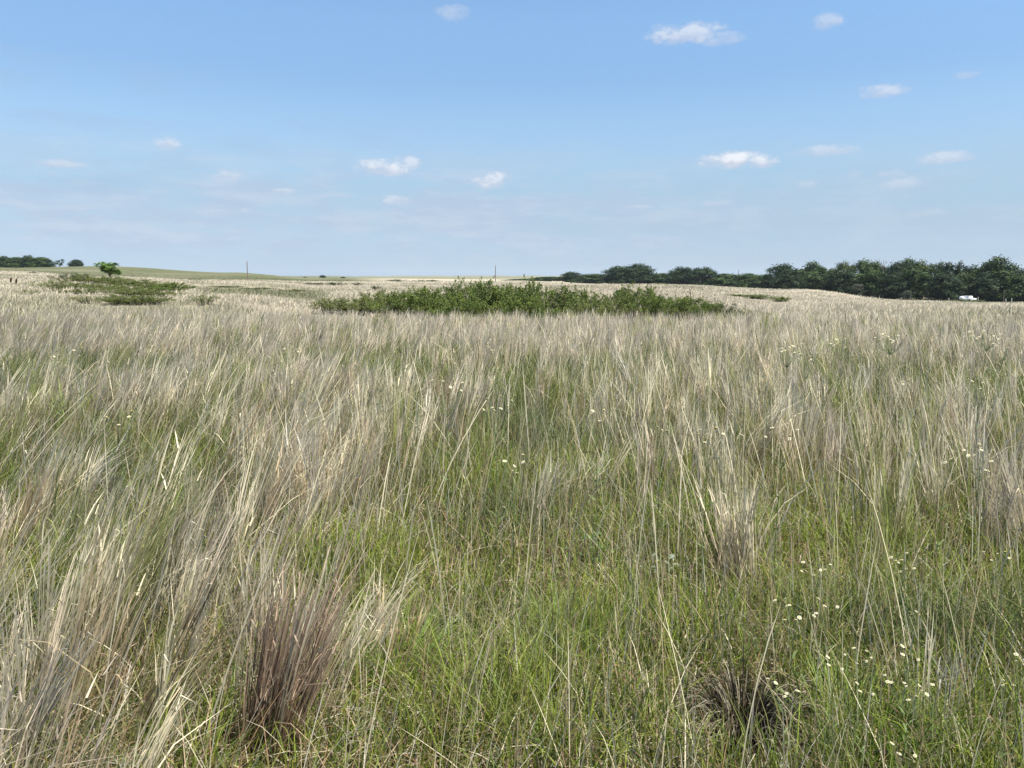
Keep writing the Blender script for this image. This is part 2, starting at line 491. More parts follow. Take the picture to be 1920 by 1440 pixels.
def near_dry():
    s = Soup()
    x, y, r = polar(9000, 1.7, 28)
    d = dryness(x, y)
    keep = rng.random(len(x)) < (1 - open_spot(x, y)) * d ** 1.5 * np.interp(r, [2, 5, 10, 15, 20], [.46, .60, .68, .84, .95])
    x, y, r, d = (v[keep] for v in (x, y, r, d))
    n = len(x); px = px_of(x, y)
    ns = rng.integers(8, 40, n)
    H = (.60 + .36 * rng.random(n)) * (1 + .10 * smooth(8, 16, r))
    H = np.where(r < 2.4, H * .8, H)
    lx = wind(px) + .13 * rng.normal(size=n) + .10 * (fbm(N2, x / 2, y / 2) - .5)
    ly = .10 * rng.normal(size=n)
    hue = fbm(N4, x / 1.3 + 50, y / 1.3, 2)
    far = smooth(7, 15, r)
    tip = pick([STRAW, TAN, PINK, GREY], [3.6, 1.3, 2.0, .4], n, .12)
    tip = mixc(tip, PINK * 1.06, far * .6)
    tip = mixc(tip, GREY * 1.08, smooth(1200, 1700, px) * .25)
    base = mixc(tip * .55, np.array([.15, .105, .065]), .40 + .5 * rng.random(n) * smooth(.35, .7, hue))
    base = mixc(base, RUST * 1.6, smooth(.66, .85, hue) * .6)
    # some tufts are this year's growth, still green to the tip
    gt = ((rng.random(n) < .13) & (r > 2.5))[:, None]
    tip = np.where(gt, mixc(np.array([.27, .30, .10]), np.array([.38, .36, .17]), rng.random(n)), tip)
    base = np.where(gt, np.array([.13, .165, .05]), base)
    # some tufts still green at the foot
    base = mixc(base, np.array([.20, .22, .08]), (rng.random(n) < .35) * .6)
    width = .0048 * (1 + r / 12)
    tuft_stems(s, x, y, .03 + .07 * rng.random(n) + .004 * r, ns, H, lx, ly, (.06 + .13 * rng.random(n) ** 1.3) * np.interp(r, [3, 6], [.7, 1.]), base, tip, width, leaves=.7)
    # thin short dead blades mixed into the green
    x, y, r = polar(40000, 1.5, 16); k = rng.random(len(x)) > open_spot(x, y); x, y, r = x[k], y[k], r[k]; n = len(x); px = px_of(x, y)
    P = np.stack([x, y, ground(x, y)], 1); h = .12 + .36 * rng.random(n) ** 1.3
    an = rng.random(n) * 2 * PI; q = h * (.1 + .75 * rng.random(n) ** 1.5)
    lean = np.stack([np.cos(an) * q + wind(px) * h * .5, np.sin(an) * q], 1)
    c = pick([TAN * .9, GREY * .9, OLIVE * 1.3, STRAW * .95, np.array([.34, .22, .12]), UMBER * 1.7], [2, 1.4, 2, 2, .8, 1.2], n, .2)
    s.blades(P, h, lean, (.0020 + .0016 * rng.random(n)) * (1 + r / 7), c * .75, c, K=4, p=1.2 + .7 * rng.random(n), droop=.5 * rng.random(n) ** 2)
    # lone bright stalks standing out of the mass
    x, y, r = polar(6000, 2.2, 24); k = rng.random(len(x)) < (.30 + .70 * dryness(x, y)) * np.interp(r, [2.2, 3.6, 5.5], [.10, .3, 1])
    x, y, r = x[k], y[k], r[k]; n = len(x); px = px_of(x, y)
    P = np.stack([x, y, ground(x, y)], 1); h = .60 + .38 * rng.random(n)
    lean = np.stack([(wind(px) * 1.2 + .22 * rng.normal(size=n)) * h * np.where(r < 4.5, .75, 1), .18 * rng.normal(size=n) * h], 1)
    c = pick([STRAW * 1.08, STRAW, TAN * 1.1], [3, 3, 1], n, .08)
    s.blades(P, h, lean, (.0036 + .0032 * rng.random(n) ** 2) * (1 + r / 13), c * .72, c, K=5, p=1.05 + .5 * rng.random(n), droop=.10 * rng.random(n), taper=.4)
    # slender stalks standing singly through the open green foreground
    x, y, r = polar(5200, 2.0, 8); px = px_of(x, y); k = (rng.random(len(x)) < .25 + .75 * smooth(560, 800, px)) & (open_spot(x, y) < .1)
    x, y, r, px = x[k], y[k], r[k], px[k]; n = len(x)
    P = np.stack([x, y, ground(x, y)], 1); h = (.38 + .34 * rng.random(n)) * np.interp(r, [2, 4], [.8, 1.1])
    lean = np.stack([(wind(px) * .7 + .10 * rng.normal(size=n)) * h, .10 * rng.normal(size=n) * h], 1)
    c = pick([TAN, GREY, STRAW * .9, OLIVE * 1.2, np.array([.32, .22, .13])], [2, 1.2, 1.6, 1.6, 1], n, .16)
    s.blades(P, h, lean, .0019 + .0016 * rng.random(n), c * .75, c, K=5, p=1.1 + .5 * rng.random(n), droop=.15 * rng.random(n), taper=.3)
    # tall seed stalks along the crest, seen against the thicket
    n = 3600; r = 13 + 12.5 * rng.random(n); a = (rng.random(n) * 2 - 1) * AZ_LIM; x, y = np.sin(a) * r, np.cos(a) * r; px = px_of(x, y)
    P = np.stack([x, y, ground(x, y)], 1); h = .72 + .36 * rng.random(n) ** 1.6
    lean = np.stack([(wind(px) * .9 + .16 * rng.normal(size=n)) * h, .15 * rng.normal(size=n) * h], 1)
    c = pick([STRAW * 1.08, STRAW, PINK * 1.1], [3, 2, 2], n, .1)
    s.blades(P, h, lean, .006 + .007 * rng.random(n), c * .75, c, K=4, p=1.1 + .6 * rng.random(n), droop=.12 * rng.random(n), taper=.3)
    o = s.build('dry_grass', M_DRY)
    tag(o, 'dead straw coloured bluestem stalks standing across the field', 'grass', kind='stuff')


def thatch():
    s = Soup()
    x, y, r = polar(90000, 1.6, 15); k = rng.random(len(x)) > open_spot(x, y); x, y, r = x[k], y[k], r[k]
    n = len(x); P = np.stack([x, y, ground(x, y) + rng.random(n) * .12], 1)
    h = .02 + .16 * rng.random(n) ** 2; ang = rng.random(n) * 2 * PI; L = .08 + .20 * rng.random(n)
    lean = np.stack([np.cos(ang) * L, np.sin(ang) * L], 1)
    c = pick([TAN * .8, GREY * .8, UMBER * 1.6, STRAW * .8, np.array([.26, .15, .07])], [2, 1.6, 2.4, 1.2, 1], n, .2)
    s.blades(P, h, lean, (.003 + .003 * rng.random(n)) * (1 + r / 9), c * .9, c, K=3, droop=rng.random(n) * 1.3, p=1.2)
    o = s.build('fallen_grass_litter', M_DRY)
    tag(o, 'brown curled dead grass lying at the foot of the stalks', 'grass', kind='stuff')


def far_grass():
    s = Soup()
    n = 240000
    u = rng.random(n); r = 26 * (330 / 26) ** u
    a = (rng.random(n) * 2 - 1) * AZ_LIM
    x, y = np.sin(a) * r, np.cos(a) * r
    keep = np.ones(n, bool)
    for fx, fy, fr in FOOT:
        keep &= np.maximum(np.abs(x - fx) / fr, np.abs(y - fy + .8) / (fr * .6 + 1.0)) > 1
    x, y, r = x[keep], y[keep], r[keep]; n = len(x)
    P = np.stack([x, y, ground(x, y) - .02], 1)
    h = (.13 + .22 * rng.random(n)) * (.6 + .8 * fbm(N1, x / 3, y / 3)) * np.interp(r, [26, 36, 60, 120], [1.7, 1.2, .9, .6]); ang = rng.random(n) * 2 * PI
    lean = np.stack([h * (.25 + .35 * rng.normal(size=n)), h * .4 * rng.normal(size=n)], 1)
    c = field_color(x, y) * 1.03 * (1 + .07 * rng.normal(size=(n, 1))).clip(.6, 1.5)
    s.blades(P, h, lean, .010 + .0009 * r, c * .94, c * 1.03, K=2)
    o = s.build('pasture_grass', M_DRY)
    tag(o, 'pale dry grass covering the rises beyond the near field', 'grass', kind='stuff')


near_green()
near_dry()
thatch()

# ------------------------------------------------------------------ single bunchgrass tufts
TUFTS = [
    # px, foot row, height, radius, stems, lean x, spread, base, tip, label
    (505, 1430, .94, .085, 190, .29, .10, np.array([.10, .058, .035]), np.array([.44, .33, .24]), 'thick reddish brown bluestem clump leaning right in the lower left'),
    (610, 1290, .66, .10, 90, .42, .14, np.array([.3, .22, .14]), STRAW * 1.05, 'pale straw clump leaning right just behind the reddish brown one'),
    (735, 1270, .55, .09, 60, .16, .16, UMBER * 1.6, TAN * 1.15, 'slim tan clump beside the bright green tuft'),
    (600, 985, .72, .13, 120, .10, .13, TAN * .8, STRAW * 1.05, 'upright pale straw clump behind the reddish one'),
    (1380, 1105, .84, .10, 120, -.08, .24, np.array([.12, .085, .06]), np.array([.68, .59, .42]), 'large fanning tan bluestem clump with a dark purple foot'),
    (70, 1020, .80, .13, 130, .42, .12, TAN * .8, STRAW * 1.1, 'bleached straw clump bent to the right near the left edge'),
    (1000, 1000, .66, .12, 75, .25, .2, np.array([.22, .24, .09]), STRAW, 'yellowish straw clump with green foot in the middle of the field'),
    (1090, 960, .62, .09, 45, .34, .18, np.array([.24, .26, .1]), STRAW * 1.1, 'small bright straw clump arching right above the green opening'),
    (1745, 1440, .70, .05, 16, -.05, .16, GREY * .6, GREY * .95, 'narrow grey bundle of bare stalks at the lower right'),
    (1390, 1400, .40, .12, 620, -.05, .55, np.array([.035, .027, .02]), np.array([.25, .22, .15]), 'old matted grass clump with drooping blades round a hollow coloured dark as shade'),
    (740, 800, .85, .16, 110, .06, .12, TAN * .8, STRAW * 1.05, 'tall pale clump standing above the pinkish grass'),
    (1750, 640, .98, .5, 170, .02, .12, TAN, STRAW * 1.05, 'tallest pale stand of grass before the right tree line'),
]


def build_tufts():
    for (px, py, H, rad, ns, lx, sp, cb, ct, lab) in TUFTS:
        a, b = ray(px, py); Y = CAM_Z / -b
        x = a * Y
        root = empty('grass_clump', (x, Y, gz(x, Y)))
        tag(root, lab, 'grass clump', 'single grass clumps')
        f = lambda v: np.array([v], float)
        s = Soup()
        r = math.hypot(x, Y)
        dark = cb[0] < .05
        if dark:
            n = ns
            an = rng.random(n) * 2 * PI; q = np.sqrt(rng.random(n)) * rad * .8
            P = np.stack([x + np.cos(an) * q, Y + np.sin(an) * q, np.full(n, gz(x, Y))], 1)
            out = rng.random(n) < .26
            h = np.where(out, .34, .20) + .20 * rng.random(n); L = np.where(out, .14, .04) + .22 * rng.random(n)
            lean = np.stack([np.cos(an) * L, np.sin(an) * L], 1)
            c = np.where(out[:, None], pick([np.array([.38, .34, .25]), np.array([.22, .19, .12])], [2, 1], n, .2), pick([np.array([.022, .017, .013]), np.array([.08, .062, .04])], [3, 1], n, .2))  # inner blades near black: shade of the hollow painted into their colour
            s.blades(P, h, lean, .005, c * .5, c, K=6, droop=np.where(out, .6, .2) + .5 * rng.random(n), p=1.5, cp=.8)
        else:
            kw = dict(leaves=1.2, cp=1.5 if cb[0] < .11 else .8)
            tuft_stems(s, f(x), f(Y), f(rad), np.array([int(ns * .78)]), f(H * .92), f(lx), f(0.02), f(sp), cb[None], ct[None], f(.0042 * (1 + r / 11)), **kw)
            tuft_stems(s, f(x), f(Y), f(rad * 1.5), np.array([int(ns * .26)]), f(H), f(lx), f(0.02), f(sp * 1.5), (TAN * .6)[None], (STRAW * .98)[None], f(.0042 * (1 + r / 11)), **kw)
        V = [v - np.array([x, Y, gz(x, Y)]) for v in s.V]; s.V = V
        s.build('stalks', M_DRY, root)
        # leafy foot
        s = Soup(); n = 70
        an = rng.random(n) * 2 * PI; q = np.sqrt(rng.random(n)) * rad * 1.2
        P = np.stack([np.cos(an) * q, np.sin(an) * q, np.zeros(n)], 1)
        L = .05 + .12 * rng.random(n)
        c = pick([G1, G3, TAN * .7, UMBER * 1.5], [1, 1, 1.2, 1.6] if not dark else [.1, .1, 1, 4], n)
        s.blades(P, .10 + .15 * rng.random(n), np.stack([np.cos(an) * L, np.sin(an) * L], 1), .005, c * .8, c, K=4, droop=.3 + .6 * rng.random(n))
        s.build('basal_leaves', M_GRASS, root)


build_tufts()

# bright green fine-leaved tufts
for (px, py, H, rad, n, lab) in [
    (745, 1285, .34, .10, 420, 'bright green fine bladed tuft at the foot of the tan clump'),
    (1055, 1215, .30, .09, 300, 'yellow green tuft in the open green middle of the foreground'),
    (1600, 1430, .34, .12, 380, 'lush yellow green tuft low in front beside the white flowers'),
]:
    a, b = ray(px, py); Y = CAM_Z / -b; x = a * Y
    root = empty('grass_clump', (x, Y, gz(x, Y))); tag(root, lab, 'grass clump', 'single grass clumps')
    s = Soup(); an = rng.random(n) * 2 * PI; q = np.sqrt(rng.random(n)) * rad
    P = np.stack([np.cos(an) * q, np.sin(an) * q, np.zeros(n)], 1); L = (.06 + .22 * rng.random(n))
    c = pick([np.array([.20, .29, .06]), np.array([.16, .26, .07]), G2 * 1.2], [1, 1, 1], n)
    s.blades(P, H * (.6 + .5 * rng.random(n)), np.stack([np.cos(an) * L + .05, np.sin(an) * L], 1), .0034, c * .85, c * 1.1, K=4, droop=.35 * rng.random(n), p=1.5)
    s.build('blades', M_GRASS, root)

# ------------------------------------------------------------------ wildflowers
def flower_head_mesh():
    s = Soup(); n = 14; R = .0095
    V = []; L = []; S = []
    for k in range(n):   # ray petals as a shallow notched dish
        a = 2 * PI * k / n
        for da, rr, zz in ((-.17, R * .98, .0012), (.17, R * .98, .0012)):
            V.append((math.cos(a + da) * rr, math.sin(a + da) * rr, zz))
        V.append((math.cos(a) * R * .3, math.sin(a) * R * .3, .0015))
    for k in range(n):
        L += [3 * k, 3 * k + 1, 3 * k + 2]; S.append(3)
    s.add(np.array(V), L, S, np.tile([.70, .67, .54], (len(V), 1)))
    m = 8; V = [(0, 0, .0045)]; L = []; S = []
    for k in range(m):
        a = 2 * PI * k / m; V.append((math.cos(a) * R * .42, math.sin(a) * R * .42, .002))
    for k in range(m):
        L += [0, 1 + k, 1 + (k + 1) % m]; S.append(3)
    s.add(np.array(V), L, S, np.tile([.62, .50, .12], (len(V), 1)))
    V = [(0, 0, -.004)] + [(math.cos(2 * PI * k / m) * R * .5, math.sin(2 * PI * k / m) * R * .5, .001) for k in range(m)]
    L = []
    for k in range(m):
        L += [0, 1 + (k + 1) % m, 1 + k]
    s.add(np.array(V), L, [3] * m, np.tile([.13, .17, .06], (m + 1, 1)))
    return s.mesh('flower_head', [M_PETAL])


HEAD = flower_head_mesh()


def flower_proto(H, nh, spread, seed, hs=1.):
    rd = random.Random(seed)
    root = empty('white_wildflower')
    s = Soup(); g = (.13, .18, .06)
    fork = Vector((rd.uniform(-.02, .02), rd.uniform(-.02, .02), H * .80))
    s.tube([(0, 0, 0), fork * .5 + Vector((.008, 0, 0)), fork], [.0022, .0019, .0015], g, 5)
    heads = []
    for k in range(nh):
        a = 2.4 * k + rd.random(); q = spread * math.sqrt((k + .5) / nh)
        tip = Vector((math.cos(a) * q, math.sin(a) * q, H + rd.uniform(-.035, .02)))
        mid = fork.lerp(tip, .55) + Vector((0, 0, -.015))
        s.tube([fork, mid, tip], [.0010, .0009, .0007], (.22, .27, .12), 4)
        heads.append(tip)
    st = s.build('stem', M_GRASS, root)
    s = Soup(); n = 12; z = np.array([rd.random() for _ in range(n)]) * H * .7; an = np.array([rd.random() * 2 * PI for _ in range(n)])
    P = np.stack([fork.x * z / H, fork.y * z / H, z], 1); L = .05 + .03 * rng.random(n)
    s.blades(P, .03, np.stack([np.cos(an) * L, np.sin(an) * L], 1), .009, np.array([.12, .18, .06]), np.array([.15, .2, .07]), K=3, droop=.6, p=1.0)
    s.build('foliage', M_GRASS, root)
    for tip in heads:
        h = bpy.data.objects.new('flower_head', HEAD); COL.objects.link(h); h.parent = root
        h.location = tip; k = hs * rd.uniform(.6, 1.0); h.scale = (k, k, k)
        h.rotation_euler = (rd.uniform(-.5, .5), rd.uniform(-.5, .5), rd.uniform(0, 6))
    return root


FLOWERS = [  # px, py of the heads, height, type, size, where
    (1490, 1143, 0.52, 2, 0.83, 'large white flower cluster right of the fanning tan clump'),
    (1553, 1132, 0.52, 0, 0.83, 'few white flowers just right of the large low cluster'),
    (1525, 1062, 0.54, 1, 0.83, 'white flowers strung out at the foot of the fanning clump'),
    (1700, 1045, 0.54, 2, 0.83, 'dense white flower cluster below the right grey stalks'),
    (1690, 1066, 0.49, 0, 0.75, 'low white flowers under the dense right cluster'),
    (1715, 1148, 0.48, 0, 0.75, 'two or three white flowers behind the crossing grey stalks'),
    (1565, 1245, 0.44, 0, 0.75, 'white flowers low in the grass left of the arching stalks'),
    (1612, 1228, 0.46, 1, 0.66, 'small white buds scattered on thin stems in bright grass'),
    (1706, 1226, 0.48, 0, 0.83, 'pair of bright white flowers beside the grey stalk bundle'),
    (1704, 1286, 0.44, 2, 0.78, 'white flower cluster at the grey stalk bundle'),
    (1474, 1292, 0.42, 1, 0.83, 'white flowers right above the old matted clump'),
    (1622, 1293, 0.40, 0, 0.71, 'lonely white flower pair between two clusters'),
    (1886, 1279, 0.44, 0, 0.75, 'white flowers among yellowing blades by the right edge'),
    (1914, 1232, 0.46, 0, 0.83, 'bright white flower cut by the right edge'),
    (1695, 1408, 0.36, 0, 0.83, 'lowest white flowers close to the bottom edge'),
    (1868, 1040, 0.54, 1, 0.83, 'white flowers in front of the dark green hollow at right'),
    (1836, 845, 0.80, 2, 0.93, 'white flowers over the green opening at right'),
    (1848, 884, 0.60, 1, 0.83, 'white flower sprays just below the higher right cluster'),
    (1772, 860, 0.80, 0, 0.93, 'white flowers on a pale upright stalk at right'),
    (838, 722, 0.98, 2, 0.93, 'row of white flowers over pinkish grass in the centre'),
    (931, 752, 0.98, 2, 0.97, 'cream white flower plate right of the centre row'),
    (1120, 773, 0.94, 1, 0.93, 'white flowers in the middle green grass'),
    (960, 868, 0.84, 1, 0.93, 'cream flowers among the yellowish straw clump'),
    (543, 652, 0.96, 2, 1.02, 'white flowers in the far grass left of centre'),
    (145, 657, 0.98, 1, 1.02, 'white flowers in the far grass near the left edge'),
    (105, 669, 0.96, 1, 0.93, 'white flowers a little lower near the left edge'),
    (226, 780, 0.94, 1, 1.02, 'white flowers above the bleached bent clump'),
    (1672, 630, 1.03, 3, 1.11, 'broad white flower head below the tallest pale stand'),
    (1480, 650, 1.00, 3, 1.15, 'wide yellowish white flower plate in the far right grass'),
    (1575, 640, 1.00, 2, 1.11, 'white flowers between the two wide far plates'),
    (1512, 668, 0.98, 1, 0.93, 'small white sprays under the wide yellowish plate'),
    (1848, 626, 1.03, 3, 1.11, 'large white flower spray in the far grass at right'),
    (1880, 640, 1.02, 2, 1.02, 'white flowers just right of the large far spray'),
    (1840, 716, 0.94, 1, 1.02, 'white flowers in the brownish far grass at right'),
    (930, 648, 1.00, 2, 1.02, 'white flower row in the far grass at the centre'),
    (1195, 643, 1.00, 1, 1.02, 'tiny white flowers in the far grass right of centre'),
    (1690, 715, 0.92, 0, 0.93, 'few white flowers in the pinkish far stalks'),
    (1240, 805, 0.92, 0, 0.93, 'few white flowers above the fanning clump on its left'),
    (1330, 812, 0.92, 1, 0.93, 'pale flower sprays above the fanning clump'),
    (1465, 812, 0.92, 1, 0.93, 'pale flower sprays among stalks right of the fanning clump'),
]


def build_flowers():
    protos = [flower_proto(.5, 4, .045, 11), flower_proto(.5, 7, .075, 12), flower_proto(.5, 11, .095, 13), flower_proto(.5, 22, .10, 14)]
    used = set()
    for i, (px, py, H, t, sz, lab) in enumerate(FLOWERS):
        a, b = ray(px, py)
        Y = (CAM_Z - H) / -b
        for _ in range(4):
            x = a * Y; Y = (CAM_Z - H - gz(x, Y)) / -b
        x = a * Y
        o = protos[t] if t not in used else copy_tree(protos[t])
        used.add(t)
        k = H / .5
        sz *= 1.2 if (t >= 2 and Y > 8) else 1.0
        o.location = (x, Y, gz(x, Y)); o.rotation_euler = (0, 0, random.uniform(0, 6)); o.scale = (sz * (1 + .25 * (k - 1)), sz * (1 + .25 * (k - 1)), k)
        tag(o, lab, 'wildflower', 'white wildflowers scattered in the grass')


build_flowers()

# broad-leaved plants
for (px, py, H, n, cols, lab) in [
    (1245, 1110, .22, 80, [SAGE * 1.3, np.array([.27, .32, .24])], 'silvery grey leaved plant in the shade left of the fanning clump'),
    (1110, 1085, .24, 90, [np.array([.08, .15, .04]), np.array([.12, .19, .05])], 'dark green broad leaved plant in the middle opening'),
    (1890, 1080, .26, 90, [np.array([.06, .11, .035]), np.array([.09, .15, .05])], 'dark green broad leaved plant near the right edge'),
]:
    a, b = ray(px, py); Y = CAM_Z / -b; x = a * Y
    root = empty('leafy_plant', (x, Y, gz(x, Y))); tag(root, lab, 'plant', 'leafy plants between the grasses')
    s = Soup(); sl = Soup()
    for k in range(7):
        an = k * 2.4; q = .04 + .02 * k; tip = Vector((math.cos(an) * q, math.sin(an) * q, H * (.75 + .3 * random.random())))
        s.tube([(0, 0, 0), tip * .5 + Vector((0, 0, .02)), tip], [.003, .0024, .0014], (.14, .15, .07), 5)
        m = n // 7; t = .3 + .7 * rng.random(m); P = np.outer(t, np.array(tip)) + rng.normal(size=(m, 3)) * .018
        sl.leaves(P, rng.normal(size=(m, 3)) * .6 + np.array([0, 0, 1]), .03 + .025 * rng.random(m), pick(cols, [1, 1], m), .45)
    s.build('stems', M_GRASS, root); sl.build('foliage', M_LEAF, root)

# ------------------------------------------------------------------ shrubs
def shrub_proto(seed, W=3.0, H=1.8, nst=40, nleaf=14000, cols=None, leaf=.066, shoots=.35):
    rs = np.random.default_rng(seed)
    root = empty('thicket_shrub')
    s = Soup(); P = []; Nn = []; T = []
    per = nleaf // nst
    for k in range(nst):
        a = rs.random() * 2 * PI; q = math.sqrt(rs.random())
        tx, ty = math.cos(a) * q * W / 2, math.sin(a) * q * W / 2
        top = H * (1 - .42 * q * q) * (.68 + .32 * rs.random()) * (1.06 if rs.random() < shoots * .4 else 1)
        b0 = Vector((tx * .35, ty * .35, 0)); tip = Vector((tx, ty, top))
        mid = b0.lerp(tip, .5) + Vector((-tx * .1, -ty * .1, top * .08))
        s.tube([b0, mid, tip], [.022, .014, .005], (.10, .08, .06), 5)
        nsub = 6
        for j in range(nsub):
            t0 = .25 + .75 * rs.random()
            p0 = np.array(b0.lerp(mid, t0 * 2) if t0 < .5 else mid.lerp(tip, t0 * 2 - 1))
            d = rs.normal(size=3); d[2] = abs(d[2]) * .8 + .25; d /= np.linalg.norm(d)
            ln = (.22 + .38 * rs.random()) * (1.0 if j else .6)
            if j == 0: p0 = np.array(tip) - d * ln * .3
            m = per // nsub
            tt = rs.random(m)
            pts = p0 + np.outer(tt * ln, d) + rs.normal(size=(m, 3)) * (.075 * (1.15 - tt))[:, None]
            P.append(pts); Nn.append(rs.normal(size=(m, 3)) * .8 + np.array([0, 0, .7])); T.append(np.full(m, rs.random()))
    P = np.concatenate(P); P[:, 2] = np.abs(P[:, 2]); Nn = np.concatenate(Nn); T = np.concatenate(T)
    c = np.array(cols[0]) * (1 - T)[:, None] + np.array(cols[1]) * T[:, None]
    c = c * (1 + .2 * rs.normal(size=(len(P), 1))).clip(.5, 1.7)
    l = Soup(); l.leaves(P, Nn, leaf * (.7 + .6 * rs.random(len(P))), c, .5)
    l.build('crown', M_LEAF, root); s.build('trunk', M_BARK, root)
    return root


PLUM = [(.058, .096, .017), (.150, .190, .036)]
OLV = [(.090, .120, .028), (.150, .172, .046)]
DRK = [(.035, .055, .016), (.06, .08, .024)]
SH = [shrub_proto(21, cols=PLUM), shrub_proto(22, cols=PLUM, W=3.0, H=1.8, nst=40), shrub_proto(23, cols=PLUM, shoots=1.0), shrub_proto(24, cols=OLV, nst=40, nleaf=13000), shrub_proto(25, cols=OLV, nst=20, nleaf=4000, shoots=1.), shrub_proto(26, cols=DRK, nst=30, nleaf=6000)]
_used_sh = set(); FOOT = []


def put_shrub(k, px, top, wpx, Y, lab, group, depth=1.0, rz=None):
    a, b = ray(px, top); x = a * Y
    g = gz(x, Y); zt = CAM_Z + b * Y
    h = max(zt - g, .25); w = wpx / F_PX * Y
    o = SH[k] if k not in _used_sh else copy_tree(SH[k])
    _used_sh.add(k)
    o.location = (x, Y, g - .05); o.rotation_euler = (0, 0, random.uniform(0, 6.28) if rz is None else rz)
    o.scale = (w / 2.1, w / 2.2 * depth, h / (1.92 if k == 2 else 1.8))
    FOOT.append((x, Y, w * .5))
    tag(o, lab, 'shrub', group)


G_TH = 'green shrubs of the central thicket'
for (k, px, top, w, Y, lab) in [
    (3, 622, 556, 64, 40, 'lowest yellowish green shrub at the left end of the central thicket'),
    (3, 668, 553, 74, 40, 'low rounded green shrub second from the thicket left end'),
    (3, 705, 541, 60, 42, 'olive shrub rising behind the left part of the thicket'),
    (1, 745, 543, 84, 38, 'broad low green shrub in the left half of the thicket'),
    (0, 792, 534, 80, 41, 'mid height green shrub left of the tall dark thicket shrub'),
    (2, 832, 532, 70, 38, 'spiky green shrub in front left of the tall dark shrub'),
    (2, 874, 513, 62, 41, 'tall dark shrub with feathery shoots against the horizon'),
    (1, 912, 524, 84, 38, 'full green shrub beneath the right hand utility pole'),
    (0, 952, 530, 72, 42, 'green shrub in the middle of the thicket with an even top'),
    (2, 1004, 510, 60, 40, 'tallest shrub of the thicket with two upright shoots'),
    (1, 1046, 534, 78, 38, 'wide green shrub right of the tallest thicket shrub'),
    (0, 1092, 541, 74, 40, 'rounded green shrub before the pale hill'),
    (3, 1135, 547, 74, 38, 'low yellow green shrub left of the feathery one'),
    (2, 1190, 522, 74, 41, 'feathery upright shrub standing alone against the pale hill'),
    (1, 1236, 548, 76, 39, 'low green shrub right of the feathery upright shrub'),
    (0, 1284, 552, 76, 40, 'low green shrub under the bare twig'),
    (2, 1326, 556, 62, 38, 'small green shrub near the right end of the thicket'),
    (5, 1364, 566, 46, 37, 'small dark leafy shrub at the right tip of the thicket'),
    (4, 1408, 573, 54, 35, 'sparse low shrub trailing off right of the thicket'),
    (1, 985, 545, 90, 35, 'front row green shrub at the thicket centre behind the grass tips'),
    (0, 860, 550, 90, 35, 'front row green shrub left of the thicket centre'),
    (3, 1100, 553, 90, 35, 'front row yellowish shrub right of the thicket centre'),
]:
    put_shrub(k, px, top, w, Y, lab, G_TH)

G_LF = 'low olive shrubs on the left slope'
for (k, px, top, w, Y, lab) in [
    (4, 52, 540, 48, 42, 'thin twiggy shrub at the far left of the slope'),
    (4, 98, 518, 54, 50, 'leafy upright shrub at the left end of the olive patch'),
    (5, 128, 510, 62, 76, 'dark olive shrub at the upper left of the patch'),
    (3, 165, 514, 67, 72, 'flat olive shrub below and left of the small round tree'),
    (3, 205, 517, 72, 68, 'flat olive shrub right under the small round tree'),
    (3, 245, 521, 72, 64, 'flat olive shrub right of the small tree'),
    (3, 285, 526, 67, 60, 'olive shrub lower on the right of the patch'),
    (0, 324, 527, 54, 56, 'greener shrub at the right tip of the left patch'),
    (4, 112, 540, 59, 46, 'thin shrub in pale grass at the patch lower left'),
    (3, 160, 538, 67, 47, 'olive shrub in the front row, leftmost of the dense ones'),
    (4, 205, 536, 59, 48, 'loose olive shrub in the middle of the front row'),
    (3, 246, 538, 70, 46, 'dense olive shrub in the middle of the front row'),
    (3, 290, 540, 62, 46, 'olive shrub at the right of the front row'),
    (4, 338, 543, 45, 45, 'sparse small shrub closing the front row at right'),
    (4, 380, 547, 54, 38, 'bare looking twiggy shrub between patch and thicket'),
]:
    put_shrub(k, px, top, w, Y, lab, G_LF, .8)

for (k, px, top, w, Y, lab) in [
    (3, 135, 528, 60, 57, 'olive shrub filling the middle of the patch on its left side'),
    (3, 190, 530, 64, 56, 'olive shrub filling the centre of the patch'),
    (3, 240, 533, 64, 55, 'olive shrub filling the middle of the patch right of its centre'),
    (0, 285, 536, 60, 53, 'greener olive shrub filling the right of the patch'),
    (3, 225, 549, 70, 38, 'olive shrub nearest to the camera below the small round tree'),
    (3, 275, 550, 70, 38, 'olive shrub nearest to the camera at the right of the patch'),
    (4, 165, 550, 60, 38, 'thin olive shrub nearest to the camera at the left of the patch'),
]:
    put_shrub(k, px, top, w, Y, lab, G_LF, .8)

for (px, top, w, lab) in [(1806, 561, 24, 'low olive bush in front of the white tank'), (1832, 561, 26, 'low olive bush in front of the white vehicle')]:
    put_shrub(3, px, top, w, 214, lab, 'bushes at the foot of the right trees', .6)

